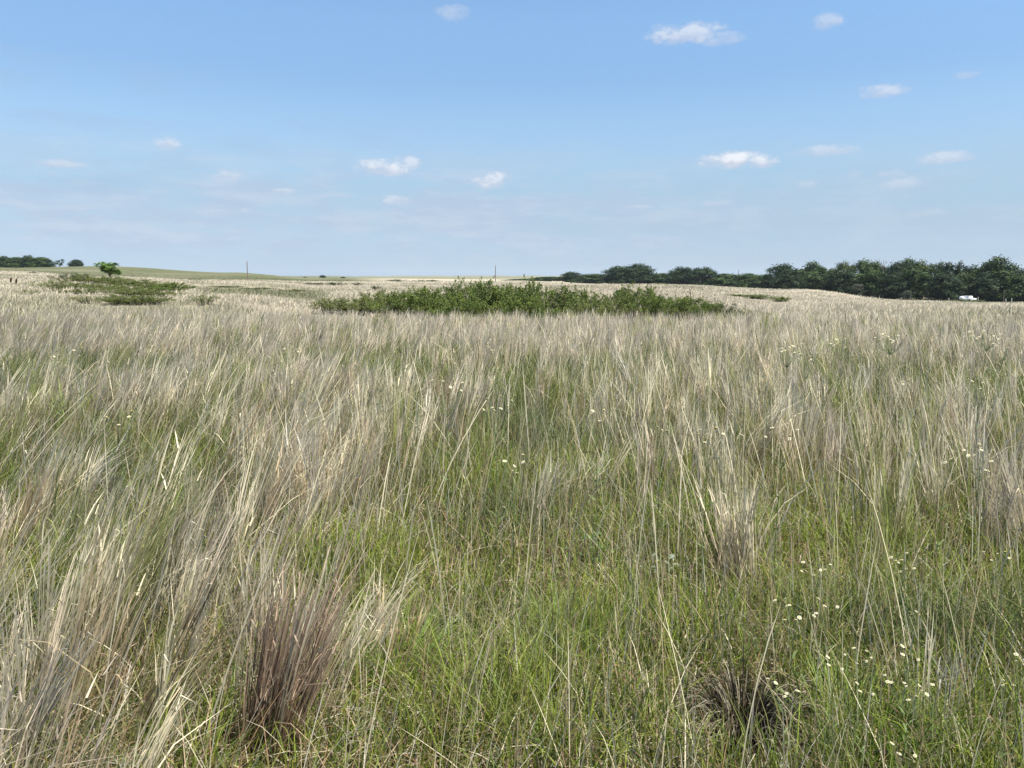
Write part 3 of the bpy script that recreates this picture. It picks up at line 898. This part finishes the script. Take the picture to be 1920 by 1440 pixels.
G_MD = 'dark shrub patches on the middle pasture'
for (k, px, top, w, Y, lab) in [
    (5, 60, 511, 26, 125, 'small dark bush on the pale crest near the left edge'),
    (5, 160, 512, 18, 140, 'tiny dark bush left of the small round tree'),
    (5, 325, 521, 40, 150, 'dark low bush strip right of the small round tree'),
    (5, 365, 522, 40, 150, 'dark low bush strip in the middle of the crest'),
    (5, 425, 525, 32, 150, 'dark low bush strip below the left utility pole'),
    (3, 420, 537, 60, 82, 'pale green bush band left of the thicket'),
    (3, 480, 538, 60, 80, 'pale green bush band below the left utility pole'),
    (3, 545, 541, 60, 76, 'pale green bush band nearest to the thicket'),
    (5, 590, 529, 40, 125, 'dark strip of bushes on the middle rise, left part'),
    (5, 630, 528, 44, 125, 'dark strip of bushes on the middle rise, centre'),
    (5, 672, 529, 40, 120, 'dark strip of bushes on the middle rise, right part'),
    (5, 705, 534, 24, 90, 'twiggy dark bush just above the thicket left half'),
    (5, 745, 523, 60, 230, 'far thin line of bushes behind the thicket'),
    (5, 800, 524, 60, 230, 'far thin line of bushes left of the tall dark shrub'),
    (0, 1385, 552, 52, 72, 'left end of the lens shaped bush patch on the right hill'),
    (1, 1425, 551, 60, 70, 'middle of the lens shaped bush patch on the right hill'),
    (0, 1466, 555, 48, 68, 'right end of the lens shaped bush patch on the right hill'),
    (5, 1606, 562, 9, 100, 'tiny dark bush alone on the right slope'),
]:
    put_shrub(k, px, top, w, Y, lab, G_MD, .6)

far_grass()

# bare twig over the thicket
a, b = ray(1294, 562); x = a * 40
root = empty('bare_twig', (x, 40, gz(x, 40))); tag(root, 'bare forked twig sticking up over the right half of the thicket', 'twig')
s = Soup(); h = CAM_Z + ray(1294, 536)[1] * 40 - gz(x, 40)
s.tube([(0, 0, 0), (.03, 0, h * .6), (.0, 0, h * .86)], [.03, .022, .016], (.12, .09, .07))
s.tube([(0, 0, h * .86), (-.08, 0, h * .93), (-.1, 0, h)], [.016, .012, .006], (.12, .09, .07))
s.tube([(0, 0, h * .86), (.1, .05, h * .95), (.16, .05, h * 1.0)], [.016, .012, .006], (.12, .09, .07))
s.tube([(0, 0, h * .8), (-.12, .05, h * .84), (-.17, .05, h * .85)], [.014, .01, .006], (.12, .09, .07))
s.build('branch', M_BARK, root)

# two dark seed heads at the left edge
for (px, py, lab) in [(17, 525, 'taller dark brown seed head on a thin stalk at the left edge'), (27, 527, 'shorter dark brown seed head right beside the taller one')]:
    Y = 15.; x, _, z = at(px, py, Y); g = gz(x, Y)
    root = empty('seed_stalk', (x, Y, g)); tag(root, lab, 'plant', 'dark seed heads')
    s = Soup(); s.tube([(0, 0, 0), (.01, 0, (z - g) * .6), (.03, 0, z - g - .03)], [.005, .004, .003], (.2, .15, .1), 5); s.build('stalk', M_DRY, root)
    s = Soup(); s.tube([(.025, 0, z - g - .05), (.03, 0, z - g - .03), (.035, 0, z - g), (.045, 0, z - g + .04), (.048, 0, z - g + .05)], [.003, .012, .017, .012, .003], (.05, .025, .018), 8); s.build('seed_head', M_DRY, root)

# ------------------------------------------------------------------ trees
EXT = {}   # width and height of each unit crown


def tree_proto(seed, lobes, nleaf, cols, leaf=.36, trunk_h=.3, name='broadleaf_tree', tcol=(.09, .075, .06), fill=.25):
    """unit tree: 10 m tall, 10 m wide"""
    rs = np.random.default_rng(seed)
    root = empty(name); 
    s = Soup()
    s.tube([(0, 0, -.3), (.1, 0, 10 * trunk_h), (.0, .1, 6.2)], [.36, .27, .12], tcol, 7)
    P = []; Nn = []; C = []; vol = np.array([l[3] * l[3] * l[4] for l in lobes]) ** .66; vol /= vol.sum()
    for (cx, cy, cz, rw, rh), v in zip(lobes, vol):
        s.tube([(0.05, 0.05, 10 * trunk_h * (.7 + .4 * rs.random())), (cx * .55, cy * .55, cz * .75), (cx, cy, cz)], [.16, .1, .04], tcol, 5)
        m = int(nleaf * v)
        # each lobe is made of smaller leaf sprays
        nc = max(6, m // 28)
        d = rs.normal(size=(nc, 3)); d /= np.linalg.norm(d, axis=1, keepdims=True)
        q = np.where(rs.random(nc) < fill, rs.random(nc) ** .5 * .8, .78 + .34 * rs.random(nc))
        cc = d * q[:, None] * np.array([rw, rw, rh]) + np.array([cx, cy, cz])
        k = rs.integers(0, nc, m)
        sp = .20 + .08 * (rw + rh)
        pts = cc[k] + rs.normal(size=(m, 3)) * np.array([sp, sp, sp * .9])
        P.append(pts); Nn.append(d[k] * 1.0 + rs.normal(size=(m, 3)) * .38 + np.array([0, 0, .15]))
        t = (rs.random(nc)[k] * .7 + rs.random(m) * .3)[:, None]
        C.append(np.array(cols[0]) * (1 - t) + np.array(cols[1]) * t)
    P = np.concatenate(P); P[:, 2] = np.maximum(P[:, 2], .05); l = Soup()
    l.leaves(P, np.concatenate(Nn), leaf * (.65 + .7 * rs.random(len(P))), np.concatenate(C), .7)
    l.build('crown', M_TREE, root); s.build('trunk', M_BARK, root)
    EXT[seed] = (2 * float(np.percentile(np.abs(P[:, :2]), 97.5)), float(np.percentile(P[:, 2], 99.6)))
    return root


def lobes(seed, n, W=4.6, zlo=2., zhi=8.8, prof=lambda t: 1.0, r0=1.2, r1=2.0):
    rd = random.Random(seed); out = []
    for k in range(n):
        t = (k + rd.random()) / n; z = zlo + (zhi - zlo) * t
        w = W * prof(t); a = k * 2.4 + rd.random(); rw = rd.uniform(r0, r1)
        q = max(w - rw, 0) * math.sqrt(.25 + .75 * rd.random())
        out.append((math.cos(a) * q, math.sin(a) * q, z, rw, rw * rd.uniform(.65, .85)))
    return out


DK = [(.013, .028, .009), (.030, .054, .016)]
MD = [(.020, .042, .010), (.058, .092, .021)]
LT = [(.07, .13, .022), (.125, .20, .04)]
GY = [(.05, .06, .04), (.08, .09, .06)]
TR = [
    tree_proto(31, lobes(1, 24, zlo=.9, zhi=8.9, prof=lambda t: (1 - max(0, t - .25) ** 2 * 1.5) ** .5 if t < 1 else .2, r0=1.0, r1=1.7), 13000, DK),                       # 0 round
    tree_proto(32, lobes(2, 20, prof=lambda t: .72 + .25 * math.sin(7 * t), zlo=.9, zhi=9.1, r0=1.0, r1=1.7), 12000, MD),         # 1 tall irregular
    tree_proto(33, lobes(3, 26, prof=lambda t: (1 - .92 * t * t) ** .5, zlo=.6, zhi=8.6, r0=1.1, r1=1.7), 13000, MD, leaf=.42),                             # 2 broad low
    tree_proto(34, lobes(4, 12, prof=lambda t: .5 + .6 * t if t < .7 else 1.0 - (t - .7), zlo=3.2, zhi=9.0, r0=.9, r1=1.5), 6000, DK, fill=.15),   # 3 open topped
    tree_proto(35, lobes(5, 9, prof=lambda t: .8, zlo=3.4, zhi=8.6, r0=1.1, r1=1.9), 2600, LT, leaf=.62, trunk_h=.22, fill=.3),                # 4 small bright
    tree_proto(36, lobes(6, 7, prof=lambda t: .85, zlo=3.5, zhi=8.8, r0=.8, r1=1.3), 1100, DK, leaf=.5, trunk_h=.3, fill=.1),           # 5 sparse
    tree_proto(37, lobes(7, 12, prof=lambda t: .9 - .4 * t, zlo=1.2, zhi=8.6), 4000, GY),                               # 6 grey green
    tree_proto(38, lobes(8, 20, zlo=1.0, zhi=8.8, prof=lambda t: .95 - .5 * t + .25 * math.sin(9 * t), r0=.9, r1=1.9), 12000, [(.030, .052, .012), (.066, .094, .022)]),   # 7 olive
]
_used_tr = set()


def put_tree(k, px, top, wpx, Y, lab, group, base=None):
    a, b = ray(px, top); x = a * Y
    g = gz(x, Y) if base is None else CAM_Z + ray(px, base)[1] * Y
    g = min(g, gz(x, Y)); h = CAM_Z + b * Y - g; w = wpx / F_PX * Y
    o = TR[k] if k not in _used_tr else copy_tree(TR[k])
    _used_tr.add(k)
    o.location = (x, Y, g); o.rotation_euler = (0, 0, random.uniform(0, 6.28)); w *= 1.25 if k == 2 else (1.02 if Y < 430 else .9)
    ew, eh = EXT[31 + k]
    o.scale = (w / ew, w / ew, h / eh)
    tag(o, lab, 'tree', group)


G_R = 'trees of the right tree line'
for (k, px, top, w, Y, lab) in [
    (0, 1467, 496, 58, 330, 'round dark tree at the left end of the tall right tree line'),
    (2, 1505, 506, 52, 320, 'lower tree filling behind the round dark one'),
    (1, 1534, 492, 44, 300, 'pointed green tree with jagged top in the right tree line'),
    (7, 1562, 505, 46, 310, 'lower tree right of the pointed green one'),
    (7, 1588, 493, 42, 290, 'square topped tree left of the open crowned one'),
    (1, 1628, 489, 54, 280, 'open crowned tree with ragged top left of the dead snag'),
    (1, 1650, 492, 42, 285, 'dark tree directly behind the dead snag'),
    (0, 1685, 492, 54, 270, 'full dark tree right of the dead snag'),
    (1, 1706, 487, 46, 280, 'tall dark tree with a small peak in the middle of the right line'),
    (7, 1733, 491, 46, 265, 'tall green tree with brighter middle leaves'),
    (1, 1764, 493, 26, 262, 'slim flat topped tree before the gap of sky'),
    (3, 1788, 492, 32, 255, 'lopsided tree with a separate leaf clump on its right'),
    (0, 1820, 499, 48, 258, 'rounded tree right of the gap of sky'),
    (7, 1846, 501, 38, 250, 'olive green tree beside the tallest one'),
    (1, 1876, 484, 66, 246, 'tallest tree of the line with a twin peak near the right edge'),
    (0, 1912, 506, 64, 240, 'sloping dark tree cut by the right edge'),
    (2, 1955, 512, 70, 240, 'dark tree just past the right edge'),
    (0, 1480, 507, 50, 300, 'half height dark tree under the round dark one'),
    (1, 1530, 510, 60, 285, 'half height dark tree under the pointed one'),
    (0, 1580, 506, 60, 275, 'half height dark tree under the square topped one'),
    (1, 1630, 508, 60, 262, 'half height dark tree under the open crowned one'),
    (0, 1680, 512, 60, 255, 'half height dark tree under the full dark one'),
    (1, 1728, 505, 56, 250, 'half height green tree behind the pale stems'),
    (0, 1772, 511, 56, 240, 'half height bushy tree left of the white vehicle'),
    (7, 1808, 513, 50, 244, 'half height bushy tree right behind the white vehicle'),
    (0, 1848, 512, 56, 240, 'half height bushy tree right of the white vehicle'),
    (1, 1893, 508, 60, 238, 'half height bushy tree hiding the pale roof'),
    (6, 1702, 545, 16, 240, 'small grey green tree at the foot of the line'),
    (6, 1610, 533, 24, 258, 'greyish tree at the foot of the line further left'),
]:
    put_tree(k, px, top, w, Y, lab, G_R)

G_C = 'trees behind the pale hill'
for (k, px, top, w, Y, lab) in [
    (2, 985, 523, 60, 520, 'lowest dark tree where the middle tree line begins'),
    (2, 1030, 519, 54, 500, 'low dark tree at the left of the middle tree line'),
    (0, 1073, 510, 44, 480, 'small domed tree rising over the left middle line'),
    (2, 1112, 514, 56, 470, 'low even topped tree left of the big domed grove'),
    (0, 1164, 500, 62, 420, 'left dome of the big grove behind the pale hill'),
    (0, 1194, 496, 66, 425, 'highest dome of the big grove behind the pale hill'),
    (2, 1242, 513, 48, 420, 'low tree in the dip right of the big grove'),
    (0, 1281, 501, 52, 400, 'left one of the twin domed trees'),
    (0, 1319, 502, 58, 395, 'right one of the twin domed trees'),
    (2, 1360, 514, 56, 390, 'low tree right of the twin domed trees'),
    (2, 1402, 514, 50, 380, 'low tree under the thin far mast'),
    (2, 1436, 516, 46, 370, 'low tree joining the tall right tree line'),
]:
    put_tree(k, px, top, w, Y, lab, G_C)

G_L = 'trees on the left ridge'
for (k, px, top, w, Y, lab) in [
    (0, 8, 481, 36, 470, 'dark tree cut by the left edge'),
    (2, 32, 483, 36, 465, 'second dark tree from the left edge'),
    (0, 52, 479, 28, 460, 'dark tree with the highest top of the left grove'),
    (2, 76, 483, 34, 455, 'dark tree closing the left grove'),
    (5, 111, 486, 16, 445, 'thin sparse tree alone on the left ridge'),
    (0, 142, 487, 26, 440, 'small round dark tree alone on the left ridge'),
]:
    put_tree(k, px, top, w, Y, lab, G_L, base=505 if px < 90 else None)

put_tree(4, 204, 492, 35, 120, 'small bright green tree standing in the pale grass of the left slope', 'single trees', base=520)
for (px, top, w, Y, lab) in [(492, 514, 6, 600, 'tiny dark far tree right of the left pole'), (572, 519, 8, 900, 'tiny far tree in the left centre'), (605, 516, 12, 900, 'wider tiny far tree near the centre'), (643, 519, 9, 900, 'tiny far tree right of the wider one')]:
    put_tree(0, px, top, w, Y, lab, 'tiny far trees')

# dead snag
Y = 276.; x, _, zt = at(1656, 484, Y); g = gz(x, Y); h = zt - g
root = empty('dead_tree', (x, Y, g)); tag(root, 'bare dead tree poking above the right tree line', 'tree')
s = Soup(); c = (.16, .14, .12)
s.tube([(0, 0, 0), (.1, 0, h * .5), (.3, 0, h * .8)], [.3, .22, .14], c); s.build('trunk', M_BARK, root)
for q, (dx, k) in enumerate([(-1.4, 1.0), (.4, .97), (1.3, .95), (-.5, .93)]):
    s = Soup(); s.tube([(.2, 0, h * (.7 + .02 * q)), (dx * .6, .2, h * .86), (dx, .2, h * k)], [.12, .08, .03], c, 5); s.build('branch', M_BARK, root)

# ------------------------------------------------------------------ poles, far buildings
def pole(px, top, Y, r, lab, arm=True):
    x, _, zt = at(px, top, Y); g = gz(x, Y)
    root = empty('utility_pole', (x, Y, g)); tag(root, lab, 'utility pole', 'wooden poles far off')
    s = Soup(); s.tube([(0, 0, -.2), (0, 0, (zt - g) * .5), (0, 0, zt - g)], [r, r * .85, r * .7], (.17, .14, .12), 8); s.build('pole', M_WOOD, root)
    s = Soup(); s.tube([(0, 0, zt - g - .02), (0, 0, zt - g + .06), (0, 0, zt - g + .2)], [.05, .07, .04], (.3, .28, .26), 6); s.build('insulator', M_METAL, root)


pole(463, 490, 240, .17, 'thin wooden pole at the foot of the left ridge')
pole(929, 498, 300, .17, 'thin wooden pole rising behind the central thicket')
pole(1385, 506, 420, .20, 'thin mast above the low trees of the middle line')
pole(1883, 546, 228, .10, 'short grey pole under the tallest right tree')

# white vehicle
Y = 226.; x, _, zt = at(1814, 556.5, Y); g = gz(x, Y)
root = empty('parked_vehicle', (x, Y, g)); tag(root, 'white vehicle parked in shade under the right trees', 'vehicle')
s = Soup(); W = (.8, .8, .79)
prof = [(-.9, .45), (.9, .45), (.92, 1.0), (.8, 1.12), (.62, 1.7), (-.62, 1.7), (-.8, 1.12), (-.92, 1.0)]
s.prism(prof, -1.2, 1.6, W); s.prism([(-.9, .45), (.9, .45), (.92, 1.0), (.85, 1.08), (-.85, 1.08), (-.92, 1.0)], -2.4, -1.2, W); s.build('body', M_WHITE, root)
for q, wx in enumerate((-1.7, 1.0)):
    for wy in (-.86, .86):
        s = Soup(); s.tube([(wx, wy - .11, .36), (wx, wy + .11, .36)], [.36, .36], (.02, .02, .02), 14); wheel = s.build('wheel', M_BARK, root)
s = Soup(); s.prism([(-.84, 1.14), (-.66, 1.6), (-.67, 1.6), (-.85, 1.14)], -1.0, 1.4, (.03, .04, .05)); s.build('window', M_METAL, root)
root.rotation_euler = (0, 0, PI / 2 + .25)
# white tank beside it
x2, _, z2 = at(1803, 560, Y); g2 = gz(x2, Y)
root = empty('white_tank', (x2, Y, g2)); tag(root, 'small round white tank left of the white vehicle', 'tank')
s = Soup(); s.tube([(0, -.8, 1.0), (0, -.68, 1.0), (0, -.5, 1.0), (0, .5, 1.0), (0, .68, 1.0), (0, .8, 1.0)], [.08, .38, .5, .5, .38, .08], (.8, .8, .79), 14); s.build('shell', M_WHITE, root)
for yy in (-.4, .4):
    s = Soup(); s.box((-.3, yy - .06, -.1), (.3, yy + .06, .56), (.3, .3, .3)); s.build('leg', M_METAL, root)

# house with pale roof hidden by the trees
Y = 244.; x, _, z = at(1878, 543, Y); g = gz(x, Y); hh = z - g
root = empty('farm_house', (x, Y, g)); tag(root, 'low house with pale metal roof showing through the right trees', 'house')
s = Soup(); s.box((-5, 0, -.2), (5, 6, hh - .75), (.42, .40, .37)); s.build('wall', M_WOOD, root)
s = Soup(); s.prism([(-.6, hh - .75), (-.6, hh - .65), (3, hh + .6), (6.6, hh - .65), (6.6, hh - .75), (3, hh + .5)], -5.6, 5.6, (.72, .73, .74)); s.build('roof', M_METAL, root)
s = Soup(); s.box((-.5, -.04, -.1), (.45, -.003, 2.0), (.12, .09, .07)); s.build('door', M_WOOD, root)
for wx in (-3.2, 2.6):
    s = Soup(); s.box((wx, -.04, .9), (wx + 1.1, -.003, min(2.0, hh - .9)), (.04, .05, .06)); s.build('window', M_METAL, root)

for (px, top, lab) in [(1834, 557, 'pale fence post right of the white vehicle'), (1886, 560, 'pale fence post under the tallest tree'), (1897, 559, 'pale fence post nearest to the right edge'), (1779, 560, 'grey fence post left of the white tank')]:
    Y = 214.; x, _, z = at(px, top, Y); g = gz(x, Y)
    s = Soup(); h = max(z - g, .9); s.tube([(0, 0, -.2), (0, 0, h * .9), (0, 0, h)], [.14, .13, .09], (.42, .38, .32), 8)
    o = s.build('fence_post', M_WOOD); o.location = (x, Y, g); tag(o, lab, 'fence post', 'fence posts before the right trees')

# ------------------------------------------------------------------ haze
hz = Soup(); hz.box((-6000, -400, -30), (6000, 6500, 70), (1, 1, 1))
mh = bpy.data.materials.new('air_haze'); mh.use_nodes = True; nt = mh.node_tree; nt.nodes.clear()
o_ = nt.nodes.new('ShaderNodeOutputMaterial'); v_ = nt.nodes.new('ShaderNodeVolumePrincipled')
v_.inputs['Color'].default_value = (.70, .84, 1.0, 1); v_.inputs['Density'].default_value = .00006; v_.inputs['Anisotropy'].default_value = .2
nt.links.new(v_.outputs[0], o_.inputs['Volume'])
USE_HAZE = True
if USE_HAZE:
    o = hz.build('haze', mh); tag(o, 'thin blue summer haze over the far land', 'haze', kind='stuff')

# ------------------------------------------------------------------ sky, clouds, sun
SUN_EL, SUN_AZ = math.radians(63), math.radians(122)     # azimuth clockwise from the view direction (+Y)
w = bpy.data.worlds.new('World'); scene.world = w; w.use_nodes = True
nt = w.node_tree; nt.nodes.clear()


def nd(t, **k):
    n = nt.nodes.new(t)
    for a, b in k.items(): setattr(n, a, b)
    return n


def mth(op, a, b=None, c=None, clamp=False):
    n = nd('ShaderNodeMath', operation=op, use_clamp=clamp)
    for i, v in enumerate((a, b, c)):
        if v is None: continue
        if isinstance(v, (int, float)): n.inputs[i].default_value = v
        else: nt.links.new(v, n.inputs[i])
    return n.outputs[0]


def mrange(v, a, b, c=0., d=1., t='SMOOTHSTEP'):
    n = nd('ShaderNodeMapRange', interpolation_type=t); nt.links.new(v, n.inputs[0])
    for i, q in enumerate((a, b, c, d)): n.inputs[i + 1].default_value = q
    return n.outputs[0]


def mixrgb(f, a, b):
    n = nd('ShaderNodeMix', data_type='RGBA')
    for s_, v in ((n.inputs[0], f), (n.inputs[6], a), (n.inputs[7], b)):
        if isinstance(v, (int, float)): s_.default_value = v
        elif isinstance(v, tuple): s_.default_value = (*v, 1)
        else: nt.links.new(v, s_)
    return n.outputs[2]


sky = nd('ShaderNodeTexSky', sky_type='NISHITA', sun_disc=False)
sky.sun_elevation = SUN_EL; sky.sun_rotation = SUN_AZ
sky.altitude = 300; sky.air_density = 1.0; sky.dust_density = .3; sky.ozone_density = 4.0
tc = nd('ShaderNodeTexCoord')
sep = nd('ShaderNodeSeparateXYZ'); nt.links.new(tc.outputs['Generated'], sep.inputs[0])
AZ = mth('ARCTAN2', sep.outputs[0], sep.outputs[1])
EL = mth('ARCSINE', sep.outputs[2])
comb = nd('ShaderNodeCombineXYZ'); nt.links.new(mth('MULTIPLY', AZ, 1.0), comb.inputs[0]); nt.links.new(mth('MULTIPLY', EL, 1.7), comb.inputs[1])


comb2 = nd('ShaderNodeCombineXYZ'); nt.links.new(AZ, comb2.inputs[0]); nt.links.new(mth('MULTIPLY', EL, 4.0), comb2.inputs[1])


def noise(scale, detail=5, rough=.55, off=0., comb=comb):
    n = nd('ShaderNodeTexNoise'); n.inputs['Scale'].default_value = scale; n.inputs['Detail'].default_value = detail; n.inputs['Roughness'].default_value = rough
    m = nd('ShaderNodeVectorMath', operation='ADD'); nt.links.new(comb.outputs[0], m.inputs[0]); m.inputs[1].default_value = (off, off * .7, 0)
    nt.links.new(m.outputs[0], n.inputs['Vector'])
    return n.outputs['Fac']


nA = noise(42, 6, .62); nB = noise(120, 5, .6, 3.1); nC = noise(9, 5, .6, 8.0)
wob = mth('ADD', mth('MULTIPLY', mth('SUBTRACT', nA, .5), 3.6), mth('MULTIPLY', mth('SUBTRACT', nB, .5), 1.2))
CLOUDS = [  # px, py of centre, half width, half height, opacity
    (850, 27, 34, 17, .35), (1290, 66, 78, 22, .62), (1350, 72, 50, 16, .35), (1552, 42, 28, 16, .45), (1655, 173, 42, 14, .55), (1812, 141, 20, 8, .30),
    (1372, 302, 62, 19, .98), (1425, 304, 34, 14, .8), (1555, 283, 62, 12, .45), (1775, 297, 48, 13, .5), (1670, 327, 26, 8, .38), (1690, 345, 46, 12, .35),
    (720, 316, 56, 19, .75), (765, 308, 34, 16, .6), (925, 341, 40, 19, .75), (314, 272, 22, 14, .6), (112, 307, 40, 9, .5), (428, 332, 32, 13, .5),
    (745, 376, 30, 11, .5), (527, 358, 28, 6, .45), (460, 396, 12, 6, .4), (1512, 347, 20, 9, .3), (1342, 381, 28, 7, .3), (1735, 400, 34, 9, .25), (1195, 388, 30, 5, .3), (635, 366, 36, 8, .25), (1600, 328, 14, 12, .18), (815, 364, 28, 8, .22),
]
cover = None; lit = None
for (px, py, hw_, hh_, op) in CLOUDS:
    a, b = ray(px, py)
    az0 = math.atan(a); el0 = math.atan(b / math.hypot(1, a))
    ra = hw_ / F_PX * .92; re = hh_ / F_PX * .92
    dx = mth('DIVIDE', mth('SUBTRACT', AZ, az0), ra)
    dy = mth('DIVIDE', mth('SUBTRACT', EL, el0), re)
    dyf = mth('MAXIMUM', dy, mth('MULTIPLY', dy, -1.35))     # flatter underside
    dd = mth('ADD', mth('MULTIPLY', dx, dx), mth('MULTIPLY', dyf, dyf))
    f = mth('ADD', mth('SUBTRACT', 1.0, dd), wob)
    m = mrange(f, -.45, 1.15, 0., min(1., op * 1.15))
    m = mth('MULTIPLY', m, mrange(dd, 2.6, .9))
    top = mth('MULTIPLY', m, mrange(mth('ADD', dy, mth('MULTIPLY', wob, .8)), -.5, .7))
    cover = m if cover is None else mth('MAXIMUM', cover, m)
    lit = top if lit is None else mth('MAXIMUM', lit, top)
# thin veil of flat cloud towards the horizon
band = mth('MULTIPLY', mrange(EL, .0, .05), mrange(EL, .19, .09))
veil = mth('MULTIPLY', mth('MULTIPLY', mrange(noise(8, 7, .6, 5.5, comb2), .36, .58), band), mrange(AZ, .45, -.1, .45, 1.))
veil2 = mth('MULTIPLY', mrange(noise(6, 7, .62, 1.7, comb2), .45, .7), mth('MULTIPLY', mrange(EL, .06, .12), mrange(EL, .30, .16)))
veil2 = mth('MULTIPLY', veil2, mrange(AZ, .1, -.5))
mul = nd('ShaderNodeMix', data_type='RGBA', blend_type='MULTIPLY'); mul.inputs[0].default_value = 1
nt.links.new(sky.outputs[0], mul.inputs[6])
ramp = nd('ShaderNodeValToRGB'); nt.links.new(mth('MULTIPLY', EL, 2.0, None, True), ramp.inputs[0])   # summer air: whiter and dimmer low down
stops = [(0, (0.428, 0.525, 0.84)), (0.0216, (0.46, 0.536, 0.77)), (0.0685, (0.61, 0.603, 0.67)), (0.108, (0.753, 0.728, 0.71)), (0.1465, (0.897, 0.874, 0.82)), (0.1915, (0.993, 0.973, 0.92)), (0.24, (0.965, 1.004, 0.975)), (0.3, (1.09, 1.149, 1.094)), (0.49, (1.142, 1.179, 1.094))]
while len(ramp.color_ramp.elements) < len(stops): ramp.color_ramp.elements.new(.5)
for e, (p_, c_) in zip(ramp.color_ramp.elements, stops):
    e.position = p_ * 2.0; e.color = (c_[0] / 1.2, c_[1] / 1.2, c_[2] / 1.2, 1)
nt.links.new(ramp.outputs[0], mul.inputs[7])
S = 0.094
skyc = mul.outputs[2]
k = 2 ** (.8 - 1.15) / S
vtone = mixrgb(mrange(noise(13, 5, .6, 9.3, comb2), .42, .62), (.285 * k, .335 * k, .43 * k), (.345 * k, .385 * k, .46 * k))
c = mixrgb(mth('MULTIPLY', veil, .6), skyc, vtone)
c = mixrgb(mth('MULTIPLY', veil2, .45), c, (.225 * k, .31 * k, .43 * k))
ccol = mixrgb(lit, (.345 * k, .375 * k, .45 * k), (.50 * k, .525 * k, .56 * k))
c = mixrgb(cover, c, ccol)
bg = nd('ShaderNodeBackground'); nt.links.new(c, bg.inputs['Color']); bg.inputs['Strength'].default_value = S
wo = nd('ShaderNodeOutputWorld'); nt.links.new(bg.outputs[0], wo.inputs[0])

ld = bpy.data.lights.new('sun', 'SUN'); ld.energy = 5.0; ld.angle = math.radians(.53); ld.color = (1, .945, .85)
sun = bpy.data.objects.new('sun', ld); COL.objects.link(sun)
dirv = Vector((math.sin(SUN_AZ) * math.cos(SUN_EL), math.cos(SUN_AZ) * math.cos(SUN_EL), math.sin(SUN_EL)))
sun.rotation_euler = dirv.to_track_quat('Z', 'Y').to_euler()

# ------------------------------------------------------------------ render settings
vs = scene.view_settings
vs.view_transform = 'Standard'; vs.look = 'None'; vs.gamma = 1; vs.exposure = 1.15; vs.use_curve_mapping = False
scene.render.engine = 'CYCLES'
cy = scene.cycles
cy.max_bounces = 8; cy.diffuse_bounces = 4; cy.glossy_bounces = 2; cy.transmission_bounces = 4; cy.volume_bounces = 1
cy.use_denoising = True; cy.denoiser = 'OPENIMAGEDENOISE'; cy.denoising_input_passes = 'RGB_ALBEDO_NORMAL'; cy.denoising_prefilter = 'NONE'
